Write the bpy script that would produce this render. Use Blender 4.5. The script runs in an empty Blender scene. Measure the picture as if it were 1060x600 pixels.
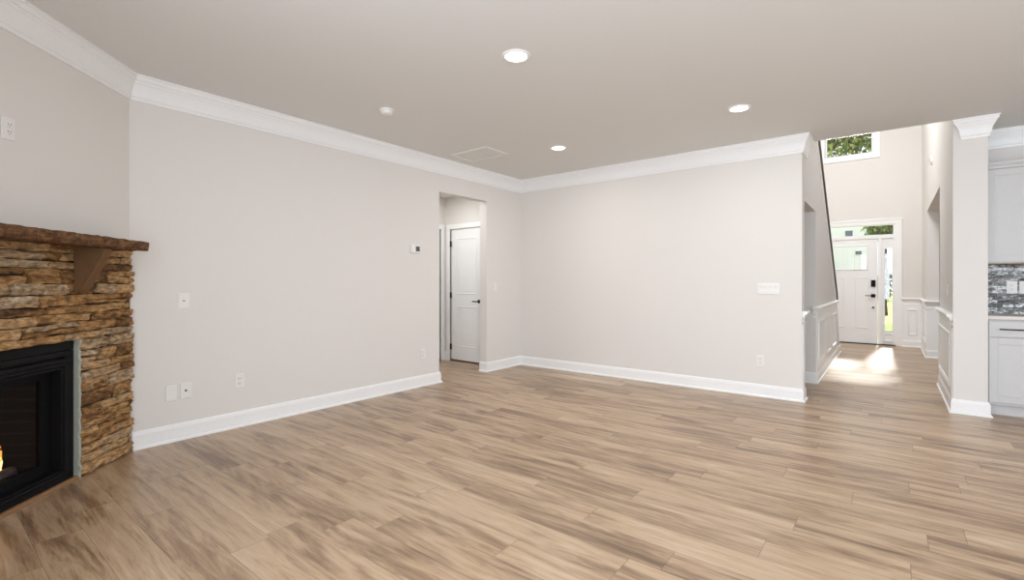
import bpy, bmesh, math, random
from mathutils import Vector, Matrix, noise
C = bpy.context.scene.collection
SC = bpy.context.scene
PI = math.pi

# ------------------------------------------------------------------ camera
cam_d = bpy.data.cameras.new('camera')
cam = bpy.data.objects.new('camera', cam_d); C.objects.link(cam)
cam.location = (0, 0, 1.222)
cam.rotation_euler = (math.radians(90), 0, math.radians(38.3))
cam_d.sensor_width = 36.0
cam_d.lens = 497.0 / 1060.0 * 36.0
cam_d.shift_y = -8.0 / 1060.0
cam_d.clip_start = 0.05
cam_d.clip_end = 300
SC.camera = cam
SC.view_settings.view_transform = 'Standard'
SC.view_settings.look = 'None'
SC.view_settings.gamma = 1
SC.view_settings.use_curve_mapping = False
SC.view_settings.exposure = -0.13
SC.cycles.use_denoising = True
SC.cycles.max_bounces = 12
SC.cycles.diffuse_bounces = 8
SC.cycles.transparent_max_bounces = 12
SC.cycles.sample_clamp_indirect = 6.0

# ------------------------------------------------------------------ world, sun, daylight
W = bpy.data.worlds.new('sky'); SC.world = W; W.use_nodes = True
bg = W.node_tree.nodes['Background']
bg.inputs[0].default_value = (0.86, 0.93, 1.0, 1); bg.inputs[1].default_value = 2.1

def sun(direction, strength, angle, color):
    d = bpy.data.lights.new('sun', 'SUN'); d.energy = strength; d.angle = math.radians(angle); d.color = color
    o = bpy.data.objects.new('sun', d); C.objects.link(o)
    o.rotation_euler = Vector(direction).to_track_quat('-Z', 'Y').to_euler(); o.location = (0, 30, 20)
sun((-0.05, -1.0, -0.56), 11.0, 8.0, (1.0, 0.95, 0.86))

def area(name, loc, direction, sx, sy, power, color, spread=180):
    d = bpy.data.lights.new(name, 'AREA'); d.shape = 'RECTANGLE'; d.size = sx; d.size_y = sy
    d.energy = power; d.color = color; d.spread = math.radians(spread)
    o = bpy.data.objects.new(name, d); C.objects.link(o); o.location = loc
    o.rotation_euler = Vector(direction).to_track_quat('-Z', 'Z').to_euler()
DAY = (0.915, 0.985, 1.085)
# daylight arriving through the windows of the wall behind and the wall at the right
area('daylight_fill', (-0.95, -0.64, 1.45), (0, 1, -0.05), 1.8, 1.8, 64, DAY, 160)
area('daylight_fill', (1.5, -0.64, 1.45), (0, 1, -0.05), 1.8, 1.8, 84, DAY, 160)
area('daylight_fill', (4.56, 2.2, 1.45), (-1, 0, -0.05), 2.4, 1.8, 92, DAY)
# fill light added in the two storey foyer, no fitting, well above the frame
area('foyer_fill', (-0.75, 8.3, 5.42), (0, 0.4, -1), 1.4, 1.2, 215, (0.97, 0.98, 1.0), 165)
area('hall_fill', (-4.95, 4.5, 2.53), (0, 0, -1), 0.3, 0.3, 12, (1, 0.98, 0.95))  # unseen light added to brighten the small hall and its door
area('daylight_fill', (3.55, 9.0, 1.5), (-1, 0, 0), 2.4, 1.6, 22, DAY)  # added fill from the side room, whose far wall has no window

# ------------------------------------------------------------------ materials
def mat(name, col, rough=0.5, spec=0.5, metal=0.0, bump=0.0, bscale=60.0, coat=0.0):
    m = bpy.data.materials.new(name); m.use_nodes = True
    nt = m.node_tree; b = nt.nodes['Principled BSDF']
    b.inputs['Base Color'].default_value = (*col, 1)
    b.inputs['Roughness'].default_value = rough
    b.inputs['Specular IOR Level'].default_value = spec
    b.inputs['Metallic'].default_value = metal
    b.inputs['Coat Weight'].default_value = coat
    tc = nt.nodes.new('ShaderNodeTexCoord')
    n = nt.nodes.new('ShaderNodeTexNoise'); n.inputs['Scale'].default_value = bscale
    n.inputs['Detail'].default_value = 3
    nt.links.new(tc.outputs['Object'], n.inputs['Vector'])
    # faint procedural variation of the colour
    mx = nt.nodes.new('ShaderNodeMix'); mx.data_type = 'RGBA'; mx.blend_type = 'MULTIPLY'
    mx.inputs[0].default_value = 0.06
    mx.inputs[6].default_value = (*col, 1)
    nt.links.new(n.outputs['Fac'], mx.inputs[7]); nt.links.new(mx.outputs[2], b.inputs['Base Color'])
    if bump:
        bp = nt.nodes.new('ShaderNodeBump'); bp.inputs['Strength'].default_value = bump
        bp.inputs['Distance'].default_value = 0.01
        nt.links.new(n.outputs['Fac'], bp.inputs['Height']); nt.links.new(bp.outputs[0], b.inputs['Normal'])
    return m

def emis(name, col, s):
    m = bpy.data.materials.new(name); m.use_nodes = True
    b = m.node_tree.nodes['Principled BSDF']
    b.inputs['Base Color'].default_value = (*col, 1)
    b.inputs['Emission Color'].default_value = (*col, 1); b.inputs['Emission Strength'].default_value = s
    return m

def glass(name, tint=(1, 1, 1), gloss=0.06, rough=0.0):
    m = bpy.data.materials.new(name); m.use_nodes = True
    nt = m.node_tree; nt.nodes.clear()
    o = nt.nodes.new('ShaderNodeOutputMaterial'); t = nt.nodes.new('ShaderNodeBsdfTransparent')
    g = nt.nodes.new('ShaderNodeBsdfGlossy'); mx = nt.nodes.new('ShaderNodeMixShader')
    t.inputs[0].default_value = (*tint, 1); g.inputs['Roughness'].default_value = rough
    mx.inputs[0].default_value = gloss
    nt.links.new(t.outputs[0], mx.inputs[1]); nt.links.new(g.outputs[0], mx.inputs[2]); nt.links.new(mx.outputs[0], o.inputs[0])
    return m

def island_mat(name, stops, rough=0.8, nscale=18.0, bump=0.6, dark=0.45, stretch=(1, 1, 1), spec=0.3, wn_=0.55, wr_=1.0):
    """colour picked at random for every loose piece of the mesh, broken up by noise"""
    m = bpy.data.materials.new(name); m.use_nodes = True
    nt = m.node_tree; b = nt.nodes['Principled BSDF']; b.inputs['Roughness'].default_value = rough
    b.inputs['Specular IOR Level'].default_value = spec
    ge = nt.nodes.new('ShaderNodeNewGeometry'); r = nt.nodes.new('ShaderNodeValToRGB')
    els = r.color_ramp.elements
    while len(els) < len(stops): els.new(0.5)
    for e, (p, c) in zip(els, stops): e.position = p; e.color = (*c, 1)
    tc = nt.nodes.new('ShaderNodeTexCoord'); mp = nt.nodes.new('ShaderNodeMapping'); mp.inputs['Scale'].default_value = stretch
    n = nt.nodes.new('ShaderNodeTexNoise'); n.inputs['Scale'].default_value = nscale; n.inputs['Detail'].default_value = 6
    n.inputs['Roughness'].default_value = 0.65
    nt.links.new(tc.outputs['Object'], mp.inputs[0]); nt.links.new(mp.outputs[0], n.inputs['Vector'])
    ad = nt.nodes.new('ShaderNodeMath'); ad.operation = 'MULTIPLY_ADD'; ad.inputs[1].default_value = wn_
    nt.links.new(n.outputs['Fac'], ad.inputs[0])
    sb = nt.nodes.new('ShaderNodeMath'); sb.operation = 'MULTIPLY_ADD'; sb.inputs[1].default_value = wr_; sb.inputs[2].default_value = .5 - .5 * (wn_ + wr_)
    nt.links.new(ge.outputs['Random Per Island'], sb.inputs[0]); nt.links.new(sb.outputs[0], ad.inputs[2])
    nt.links.new(ad.outputs[0], r.inputs[0])
    r2 = nt.nodes.new('ShaderNodeValToRGB')
    r2.color_ramp.elements[0].position = 0.3; r2.color_ramp.elements[0].color = (dark, dark, dark, 1)
    r2.color_ramp.elements[1].position = 0.62; r2.color_ramp.elements[1].color = (1.1, 1.1, 1.1, 1)
    n2 = nt.nodes.new('ShaderNodeTexNoise'); n2.inputs['Scale'].default_value = nscale * 2.3; n2.inputs['Detail'].default_value = 5
    nt.links.new(mp.outputs[0], n2.inputs['Vector']); nt.links.new(n2.outputs['Fac'], r2.inputs[0])
    mx = nt.nodes.new('ShaderNodeMix'); mx.data_type = 'RGBA'; mx.blend_type = 'MULTIPLY'; mx.inputs[0].default_value = 1
    nt.links.new(r.outputs[0], mx.inputs[6]); nt.links.new(r2.outputs[0], mx.inputs[7]); nt.links.new(mx.outputs[2], b.inputs['Base Color'])
    if bump:
        bp = nt.nodes.new('ShaderNodeBump'); bp.inputs['Strength'].default_value = bump; bp.inputs['Distance'].default_value = 0.02
        nt.links.new(n2.outputs['Fac'], bp.inputs['Height']); nt.links.new(bp.outputs[0], b.inputs['Normal'])
    return m

def plank_mat():
    m = bpy.data.materials.new('oak_plank_floor'); m.use_nodes = True
    nt = m.node_tree; L = nt.links; N = nt.nodes.new; b = nt.nodes['Principled BSDF']
    def math_(op, a, c=None, d=None):
        n = N('ShaderNodeMath'); n.operation = op
        for i, v in enumerate((a, c, d)):
            if v is None: continue
            if isinstance(v, (int, float)): n.inputs[i].default_value = v
            else: L.new(v, n.inputs[i])
        return n.outputs[0]
    tc = N('ShaderNodeTexCoord'); sp = N('ShaderNodeSeparateXYZ'); L.new(tc.outputs['Object'], sp.inputs[0])
    X, Y = sp.outputs[0], sp.outputs[1]
    PW, PL = 0.18, 1.22
    v = math_('DIVIDE', math_('ADD', Y, 5.03), PW); row = math_('FLOOR', v); fv = math_('FRACT', v)
    wn = N('ShaderNodeTexWhiteNoise'); wn.noise_dimensions = '1D'; L.new(row, wn.inputs['W'])
    u = math_('ADD', math_('DIVIDE', X, PL), math_('MULTIPLY', wn.outputs['Value'], 7.0)); col = math_('FLOOR', u); fu = math_('FRACT', u)
    cb = N('ShaderNodeCombineXYZ'); L.new(row, cb.inputs[0]); L.new(col, cb.inputs[1])
    wp = N('ShaderNodeTexWhiteNoise'); wp.noise_dimensions = '2D'; L.new(cb.outputs[0], wp.inputs['Vector'])
    rnd = wp.outputs['Value']
    # grain coordinates: stretched along the plank, shifted for every plank
    gx = math_('ADD', X, math_('MULTIPLY', rnd, 37.0)); gy = math_('ADD', Y, math_('MULTIPLY', rnd, 11.0))
    gc = N('ShaderNodeCombineXYZ'); L.new(gx, gc.inputs[0]); L.new(gy, gc.inputs[1])
    def grain(sx, sy, det, rough, dist=0.0):
        mp = N('ShaderNodeMapping'); mp.inputs['Scale'].default_value = (sx, sy, 1); L.new(gc.outputs[0], mp.inputs[0])
        n = N('ShaderNodeTexNoise'); n.inputs['Scale'].default_value = 1; n.inputs['Detail'].default_value = det
        n.inputs['Roughness'].default_value = rough; n.inputs['Distortion'].default_value = dist
        L.new(mp.outputs[0], n.inputs['Vector']); return n.outputs['Fac']
    broad = grain(0.9, 6.0, 4, 0.6, 1.2)
    mid = grain(1.8, 19.0, 4, 0.65, 1.6)
    fine = grain(5.0, 150.0, 4, 0.75, 1.2)
    mpw = N('ShaderNodeMapping'); mpw.inputs['Scale'].default_value = (1.0, 9.0, 1); L.new(gc.outputs[0], mpw.inputs[0])
    wv = N('ShaderNodeTexWave'); wv.wave_type = 'RINGS'; wv.inputs['Scale'].default_value = 0.5; wv.inputs['Distortion'].default_value = 9.0
    wv.inputs['Detail'].default_value = 3; wv.inputs['Detail Scale'].default_value = 1.2; L.new(mpw.outputs[0], wv.inputs['Vector'])
    g = math_('ADD', math_('MULTIPLY', broad, 0.43), math_('MULTIPLY', fine, 0.22))
    g = math_('ADD', g, math_('MULTIPLY', mid, 0.29))
    g = math_('ADD', g, math_('MULTIPLY_ADD', wv.outputs['Fac'], 0.03, 0.02))
    g = math_('ADD', g, math_('MULTIPLY', math_('SUBTRACT', rnd, 0.5), 0.065))
    r = N('ShaderNodeValToRGB'); e = r.color_ramp.elements
    for _ in range(3): e.new(0.5)
    for el, (p, c) in zip(e, ((0.37, (0.135, 0.078, 0.042)), (0.45, (0.265, 0.168, 0.096)), (0.515, (0.410, 0.280, 0.170)),
                              (0.59, (0.485, 0.350, 0.228)), (0.68, (0.58, 0.465, 0.34)))):
        el.position = p; el.color = (*c, 1)
    L.new(g, r.inputs[0])
    # seams
    ev = math_('MINIMUM', fv, math_('SUBTRACT', 1.0, fv)); eu = math_('MINIMUM', fu, math_('SUBTRACT', 1.0, fu))
    sv = math_('LESS_THAN', ev, 0.006); su = math_('LESS_THAN', eu, 0.0012)
    seam = math_('MAXIMUM', sv, su)
    mx = N('ShaderNodeMix'); mx.data_type = 'RGBA'; L.new(math_('MULTIPLY', seam, 0.6), mx.inputs[0])
    L.new(r.outputs[0], mx.inputs[6]); mx.inputs[7].default_value = (0.07, 0.045, 0.03, 1)
    L.new(mx.outputs[2], b.inputs['Base Color'])
    L.new(math_('MULTIPLY_ADD', fine, 0.14, 0.25), b.inputs['Roughness'])
    b.inputs['Specular IOR Level'].default_value = 0.8
    bp = N('ShaderNodeBump'); bp.inputs['Strength'].default_value = 0.07; bp.inputs['Distance'].default_value = 0.004
    L.new(math_('SUBTRACT', mid, seam), bp.inputs['Height']); L.new(bp.outputs[0], b.inputs['Normal'])
    return m

def mosaic_mat():
    m = bpy.data.materials.new('glass_mosaic'); m.use_nodes = True
    nt = m.node_tree; L = nt.links; b = nt.nodes['Principled BSDF']
    tc = nt.nodes.new('ShaderNodeTexCoord'); mp = nt.nodes.new('ShaderNodeMapping')
    mp.inputs['Rotation'].default_value = (PI / 2, 0, 0); L.new(tc.outputs['Object'], mp.inputs[0])
    br = nt.nodes.new('ShaderNodeTexBrick'); br.inputs['Scale'].default_value = 1
    br.inputs['Brick Width'].default_value = 0.075; br.inputs['Row Height'].default_value = 0.036; br.inputs['Mortar Size'].default_value = 0.002
    br.inputs['Color1'].default_value = (0, 0, 0, 1); br.inputs['Color2'].default_value = (1, 1, 1, 1); br.inputs['Mortar'].default_value = (.5, .5, .5, 1)
    L.new(mp.outputs[0], br.inputs['Vector'])
    n = nt.nodes.new('ShaderNodeTexNoise'); n.inputs['Scale'].default_value = 34; n.inputs['Detail'].default_value = 3; n.inputs['Distortion'].default_value = 1.5
    sx = nt.nodes.new('ShaderNodeMapping'); sx.inputs['Scale'].default_value = (0.6, 1, 1.6); L.new(tc.outputs['Object'], sx.inputs[0]); L.new(sx.outputs[0], n.inputs['Vector'])
    mx = nt.nodes.new('ShaderNodeMix'); mx.data_type = 'FLOAT'; mx.inputs[0].default_value = 0.75
    L.new(br.outputs['Color'], mx.inputs[2]); L.new(n.outputs['Fac'], mx.inputs[3])
    r = nt.nodes.new('ShaderNodeValToRGB'); e = r.color_ramp.elements
    for _ in range(3): e.new(.5)
    for el, (p, c) in zip(e, ((0.38, (.012, .014, .012)), (0.47, (.05, .055, .045)), (0.52, (.16, .11, .07)), (0.55, (.12, .14, .14)), (0.62, (.72, .78, .8)))):
        el.position = p; el.color = (*c, 1)
    L.new(mx.outputs[0], r.inputs[0]); L.new(r.outputs[0], b.inputs['Base Color'])
    b.inputs['Roughness'].default_value = 0.10
    bp = nt.nodes.new('ShaderNodeBump'); bp.inputs['Strength'].default_value = 0.5; bp.inputs['Distance'].default_value = 0.01
    L.new(mx.outputs[0], bp.inputs['Height']); L.new(bp.outputs[0], b.inputs['Normal'])
    return m

def screen_mat():
    m = mat('firebox_brick', (0.012, 0.011, 0.012), 0.9, 0.2)
    nt = m.node_tree; b = nt.nodes['Principled BSDF']
    tc = nt.nodes.new('ShaderNodeTexCoord'); mp = nt.nodes.new('ShaderNodeMapping'); mp.inputs['Rotation'].default_value = (PI / 2, 0, 0)
    nt.links.new(tc.outputs['Object'], mp.inputs[0])
    br = nt.nodes.new('ShaderNodeTexBrick'); br.inputs['Scale'].default_value = 1
    br.inputs['Brick Width'].default_value = 0.2; br.inputs['Row Height'].default_value = 0.066; br.inputs['Mortar Size'].default_value = 0.006
    br.inputs['Color1'].default_value = (.005, .005, .006, 1); br.inputs['Color2'].default_value = (.008, .008, .009, 1); br.inputs['Mortar'].default_value = (.02, .02, .022, 1)
    nt.links.new(mp.outputs[0], br.inputs['Vector']); nt.links.new(br.outputs['Color'], b.inputs['Base Color'])
    return m

M = {}
M['wall'] = mat('warm_white_paint', (0.735, 0.712, 0.682), 0.75, 0.2, bump=0.03, bscale=180)
M['ceil'] = mat('ceiling_paint', (0.745, 0.745, 0.73), 0.9, 0.1, bump=0.02, bscale=150)
M['trim'] = mat('white_trim_paint', (0.86, 0.865, 0.865), 0.35, 0.4)
M['door'] = mat('white_door_paint', (0.85, 0.855, 0.86), 0.4, 0.4)
M['plate'] = mat('white_plastic', (0.80, 0.79, 0.77), 0.35, 0.5)
M['slot'] = mat('dark_slot', (0.05, 0.05, 0.05), 0.6)
M['black'] = mat('black_metal', (0.006, 0.006, 0.007), 0.62, 0.14)
M['blackm'] = mat('matt_black_metal', (0.005, 0.005, 0.006), 0.7, 0.12)
M['floor'] = plank_mat()
M['cab'] = mat('pale_grey_cabinet_paint', (0.585, 0.585, 0.58), 0.4, 0.4)
M['counter'] = mat('pale_stone_counter', (0.62, 0.57, 0.53), 0.25, 0.5, bscale=25)
M['under'] = mat('light_wood_underside', (0.5, 0.38, 0.24), 0.6)
M['mosaic'] = mosaic_mat()
M['pull'] = mat('dark_bronze', (0.03, 0.028, 0.026), 0.35, 0.5, metal=0.6)
M['rail'] = mat('stained_wood', (0.13, 0.085, 0.06), 0.35, 0.5, bscale=30)
M['glass'] = glass('window_glass')
M['fglass'] = glass('fireplace_glass', (0.75, 0.75, 0.78), 0.018, 0.02)
M['lamp'] = emis('lamp_lens', (1.0, 0.97, 0.92), 6.0)
M['flame'] = emis('flame', (1.0, 0.30, 0.04), 3.0)
M['flamecore'] = emis('flame_core', (1.0, 0.62, 0.2), 5.0)
M['stone'] = island_mat('ledge_stone', ((0.0, (.10, .055, .028)), (0.2, (.24, .125, .05)), (0.42, (.42, .235, .095)), (0.62, (.50, .32, .155)), (0.84, (.36, .25, .15)), (1.0, (.54, .42, .29))),
                        0.85, 10.0, 0.8, 0.38, (1.0, 1.0, 2.2), 0.2, 1.15, 0.75)
M['mortar'] = mat('grey_green_mortar', (0.36, 0.375, 0.32), 0.9, 0.2, bump=0.5, bscale=50)
M['joint'] = mat('dark_joint', (0.05, 0.032, 0.02), 0.95, 0.1, bump=0.4, bscale=40)
M['mantel'] = island_mat('rough_mantel', ((0.0, (.05, .028, .015)), (0.4, (.13, .062, .03)), (0.62, (.22, .115, .055)), (0.85, (.27, .16, .085)), (1.0, (.38, .27, .18))), 0.8, 13.0, 0.9, 0.4, (1, 1, 1.6), 0.15, 1.5, 0.0)
M['corbel'] = mat('brown_corbel', (0.155, 0.082, 0.038), 0.8, 0.2, bump=0.5, bscale=22)
M['shoe'] = mat('brown_shoe_wood', (0.24, 0.125, 0.055), 0.4, 0.4, bscale=14)
M['log'] = mat('ceramic_log', (0.14, 0.115, 0.10), 0.95, 0.1, bump=0.8, bscale=35)
M['firebrick'] = screen_mat()
M['screen'] = mat('grey_screen', (0.07, 0.075, 0.08), 0.2, 0.5)
M['concrete'] = mat('pale_concrete', (0.55, 0.54, 0.52), 0.9, 0.2)
M['asphalt'] = mat('asphalt', (0.30, 0.30, 0.31), 0.9, 0.2)
M['siding'] = mat('white_siding', (0.80, 0.80, 0.80), 0.7, 0.2)
M['roof'] = mat('grey_shingles', (0.20, 0.19, 0.19), 0.9, 0.2, bump=0.4, bscale=8)
M['hwin'] = mat('house_window_glass', (0.12, 0.13, 0.18), 0.1, 0.6)
M['bark'] = mat('bark', (0.07, 0.05, 0.035), 0.95, 0.1, bump=0.6, bscale=20)
M['leaf'] = island_mat('leaf', ((0.0, (.03, .06, .02)), (0.4, (.10, .17, .05)), (0.7, (.24, .30, .09)), (1.0, (.55, .50, .18))), 0.6, 6, 0, 0.8)
M['grass'] = island_mat('lawn', ((0.0, (.20, .27, .03)), (0.5, (.32, .40, .05)), (1.0, (.40, .47, .07))), 0.9, 5, 0.4, 0.8)

# ------------------------------------------------------------------ mesh helpers
def link(name, bm, m, parent=None, smooth=False, mats=None, fixn=True):
    if fixn: bmesh.ops.recalc_face_normals(bm, faces=bm.faces)
    me = bpy.data.meshes.new(name); bm.to_mesh(me); bm.free()
    for mm in (mats or [m]): me.materials.append(mm)
    if smooth:
        for p in me.polygons: p.use_smooth = True
    o = bpy.data.objects.new(name, me); C.objects.link(o)
    if parent: o.parent = parent
    return o

def box(bm, a, b, bev=0.0, seg=2, M4=None):
    x0, x1 = sorted((a[0], b[0])); y0, y1 = sorted((a[1], b[1])); z0, z1 = sorted((a[2], b[2]))
    vs = [bm.verts.new(p) for p in ((x0, y0, z0), (x1, y0, z0), (x1, y1, z0), (x0, y1, z0), (x0, y0, z1), (x1, y0, z1), (x1, y1, z1), (x0, y1, z1))]
    fs = [bm.faces.new([vs[i] for i in q]) for q in ((3, 2, 1, 0), (4, 5, 6, 7), (0, 1, 5, 4), (1, 2, 6, 5), (2, 3, 7, 6), (3, 0, 4, 7))]
    if bev:
        es = list({e for f in fs for e in f.edges})
        r = bmesh.ops.bevel(bm, geom=es, offset=bev, segments=seg, profile=0.5, affect='EDGES')
        vs = list({v for f in r['faces'] for v in f.verts} | {v for v in vs if v.is_valid})
    if M4 is not None: bmesh.ops.transform(bm, matrix=M4, verts=[v for v in vs if v.is_valid])

def bx(*boxes, bev=0.0, seg=2):
    bm = bmesh.new()
    for a, b in boxes: box(bm, a, b, bev, seg)
    return bm

def lathe(bm, prof, seg=32, M4=None):
    """prof: list of (r, z); revolves round z"""
    rings = []
    for r, z in prof:
        if r < 1e-6: rings.append([bm.verts.new((0, 0, z))])
        else: rings.append([bm.verts.new((r * math.cos(2 * PI * k / seg), r * math.sin(2 * PI * k / seg), z)) for k in range(seg)])
    for a, b in zip(rings, rings[1:]):
        for k in range(seg):
            q = [a[k % len(a)], a[(k + 1) % len(a)], b[(k + 1) % len(b)], b[k % len(b)]]
            u = []
            for v in q:
                if v not in u: u.append(v)
            if len(u) > 2: bm.faces.new(u)
    if M4 is not None: bmesh.ops.transform(bm, matrix=M4, verts=[v for r in rings for v in r])

def tube(bm, pts, r, seg=12, sx=1.0):
    pts = [Vector(p) for p in pts]; rings = []
    for i, p in enumerate(pts):
        d = (pts[min(i + 1, len(pts) - 1)] - pts[max(i - 1, 0)]).normalized()
        a = d.cross(Vector((0, 0, 1)))
        if a.length < 1e-4: a = Vector((1, 0, 0))
        a.normalize(); b = a.cross(d).normalized()
        rr = r[i] if isinstance(r, (list, tuple)) else r
        rings.append([bm.verts.new(p + a * (rr * sx * math.cos(2 * PI * k / seg)) + b * (rr * math.sin(2 * PI * k / seg))) for k in range(seg)])
    for A, B in zip(rings, rings[1:]):
        for k in range(seg): bm.faces.new((A[k], A[(k + 1) % seg], B[(k + 1) % seg], B[k]))
    bm.faces.new(rings[0][::-1]); bm.faces.new(rings[-1])

def sweep(bm, prof, path, z0=0.0, closed=False):
    """prof: closed polygon of (d, z), d = distance out of the wall; the room lies to the LEFT of the path"""
    P = [Vector((p[0], p[1])) for p in path]; n = len(P); rings = []
    for i in range(n):
        pr = P[i - 1] if (i > 0 or closed) else None
        nx = P[(i + 1) % n] if (i < n - 1 or closed) else None
        ns = []
        for a, b in ((pr, P[i]), (P[i], nx)):
            if a is None or b is None: continue
            d = (b - a).normalized(); ns.append(Vector((-d.y, d.x)))
        if len(ns) == 1: off = ns[0]
        else:
            s = ns[0] + ns[1]; off = s * (2.0 / s.length_squared) if s.length_squared > 1e-6 else ns[0]
        rings.append([bm.verts.new((P[i].x + off.x * d, P[i].y + off.y * d, z0 + z)) for d, z in prof])
    m = len(prof)
    for i in range(n if closed else n - 1):
        A, B = rings[i], rings[(i + 1) % n]
        for k in range(m): bm.faces.new((A[k], A[(k + 1) % m], B[(k + 1) % m], B[k]))
    if not closed: bm.faces.new(rings[0][::-1]); bm.faces.new(rings[-1])

def frame(bm, prof, o, u, v, w0, h0, w1, h1):
    """a closed picture-frame moulding in the plane (o, u, v), normal u x v; prof (t, d): t inwards from the outline, d out of the plane"""
    o, u, v = Vector(o), Vector(u), Vector(v); nrm = u.cross(v)
    cs = ((w0, h0, 1, 1), (w1, h0, -1, 1), (w1, h1, -1, -1), (w0, h1, 1, -1)); rings = []
    for (a, b, sa, sb) in cs:
        rings.append([bm.verts.new(o + u * (a + sa * t) + v * (b + sb * t) + nrm * d) for t, d in prof])
    m = len(prof)
    for i in range(4):
        A, B = rings[i], rings[(i + 1) % 4]
        for k in range(m): bm.faces.new((A[k], A[(k + 1) % m], B[(k + 1) % m], B[k]))

def slab(bm, us, vs, solid, t0, t1, f):
    """a wall with holes: grid us x vs, solid(i, j), thickness t0..t1, f(u, v, t) -> point; only outer faces"""
    cache = {}
    def V(i, j, t):
        k = (i, j, t)
        if k not in cache: cache[k] = bm.verts.new(f(us[i], vs[j], t))
        return cache[k]
    ok = lambda i, j: 0 <= i < len(us) - 1 and 0 <= j < len(vs) - 1 and solid((us[i] + us[i + 1]) / 2, (vs[j] + vs[j + 1]) / 2)
    for i in range(len(us) - 1):
        for j in range(len(vs) - 1):
            if not ok(i, j): continue
            for t in (t0, t1): bm.faces.new((V(i, j, t), V(i + 1, j, t), V(i + 1, j + 1, t), V(i, j + 1, t)))
            for (di, dj, a, b) in ((-1, 0, (0, 0), (0, 1)), (1, 0, (1, 0), (1, 1)), (0, -1, (0, 0), (1, 0)), (0, 1, (0, 1), (1, 1))):
                if not ok(i + di, j + dj):
                    bm.faces.new((V(i + a[0], j + a[1], t0), V(i + b[0], j + b[1], t0), V(i + b[0], j + b[1], t1), V(i + a[0], j + a[1], t1)))

def holes_wall(name, axis, t0, t1, u0, u1, z0, z1, holes, m, label=None):
    us = sorted({u0, u1, *[h[0] for h in holes], *[h[1] for h in holes]}); vs = sorted({z0, z1, *[h[2] for h in holes], *[h[3] for h in holes]})
    bm = bmesh.new()
    f = (lambda u, v, t: (t, u, v)) if axis == 'X' else (lambda u, v, t: (u, t, v))
    slab(bm, us, vs, lambda u, v: not any(h[0] < u < h[1] and h[2] < v < h[3] for h in holes), t0, t1, f)
    return struct(link(name, bm, m), label)

def struct(o, label=None):
    o['kind'] = 'structure'
    if label: o['label'] = label
    return o
def tag(o, label, cat, group=None):
    o['label'] = label; o['category'] = cat
    if group: o['group'] = group
    return o
def empty(name, loc, rotz=0.0):
    o = bpy.data.objects.new(name, None); C.objects.link(o); o.location = loc; o.rotation_euler = (0, 0, rotz); o.empty_display_size = 0.1
    return o

# ------------------------------------------------------------------ main dimensions
H = 2.725                       # ceiling
XL, YB = -4.335, 5.69           # left wall, back wall
XR = -0.715                     # right hand end of the back wall / stair wall plane
XC, YC = 0.455, 6.10            # wall right of the foyer, its column face
XK = 0.69                       # kitchen side of that column
YF = 11.80                      # front wall with the entrance door
YE = 6.03                       # edge of the room ceiling over the foyer
YR, XE = -0.62, 4.60            # wall behind the camera, wall at the right
YK = 6.72                       # kitchen back wall
DX0, DY0 = -4.335, 1.013        # corner of left wall and fireplace wall
DX1, DY1 = -2.702, YR           # other end of fireplace wall
HF = 5.5                        # foyer ceiling
SLOPE0, SLOPE1 = (YE, 3.74), (9.56, 1.00)   # top line of the stair wall (Y, z)

# ------------------------------------------------------------------ floor and ceiling
struct(link('floor', bx(((-6.3, -0.8, -0.1), (4.75, 11.95, 0))), M['floor']), 'wood plank floor running through room and entrance hall')
bm = bmesh.new()
xs = [-4.5, -2.4, XC + 0.04, 4.75]; ys = [-0.8, YE, YK + 0.1]
slab(bm, xs, ys, lambda u, v: v < YE or u > XC, H, H + 0.2, lambda u, v, t: (u, v, t))
struct(link('ceiling', bm, M['ceil']), 'flat smooth ceiling of main room')
struct(link('ceiling_foyer', bx(((-2.3, YE, HF), (XC + 0.2, YF + 0.15, HF + 0.1))), M['ceil']), 'high ceiling over entrance hall')
struct(link('ceiling_dining', bx(((XC + 0.15, YK + 0.1, H), (4.75, YF + 0.15, H + 0.1))), M['ceil']), 'ceiling of side room off the entrance hall')
struct(link('ceiling_hall', bx(((-6.5, 3.3, 2.55), (-4.455, 6.0, 2.65))), M['ceil']), 'lower ceiling of small hall behind left wall')
struct(link('ceiling_passage', bx(((-2.3, 5.85, 2.42), (XR - 0.12, 6.84, 2.5))), M['ceil']), 'ceiling of passage beside the stairs')

# ------------------------------------------------------------------ walls
OP = (4.054, 4.929, 2.33)       # opening in left wall
holes_wall('wall_left', 'X', XL - 0.12, XL, DY0 - 0.2, 5.85, 0, H, [(OP[0], OP[1], 0, OP[2])], M['wall'], 'long left wall with open doorway')
struct(link('wall_back', bx(((XL, YB, 0), (XR, 5.85, H))), M['wall']), 'bare back wall facing the camera')
# stair wall: header over the passage opening, then solid under the slope
bm = bmesh.new()
def prism_x(bm, pts, x0, x1):
    A = [bm.verts.new((x0, y, z)) for y, z in pts]; B = [bm.verts.new((x1, y, z)) for y, z in pts]
    bm.faces.new(A); bm.faces.new(B[::-1]); n = len(pts)
    for i in range(n): bm.faces.new((A[i], A[(i + 1) % n], B[(i + 1) % n], B[i]))
prism_x(bm, [(5.85, 2.078), (6.84, 2.078), (6.84, 0), (10.22, 0), (10.22, 0.10), (9.62, 0.98), SLOPE1, (YE, SLOPE0[1]), (YE, H), (5.85, H)], XR - 0.12, XR)
struct(link('wall_stair', bm, M['wall']), 'wall beside the stairs with sloping top')
struct(link('wall_passage', bx(((-2.3, 6.84, 0), (XR - 0.12, 6.95, 2.5)), ((-2.4, 5.85, 0), (-2.3, 6.95, 2.5))), M['wall']), 'wall inside passage under the stairs')
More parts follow.
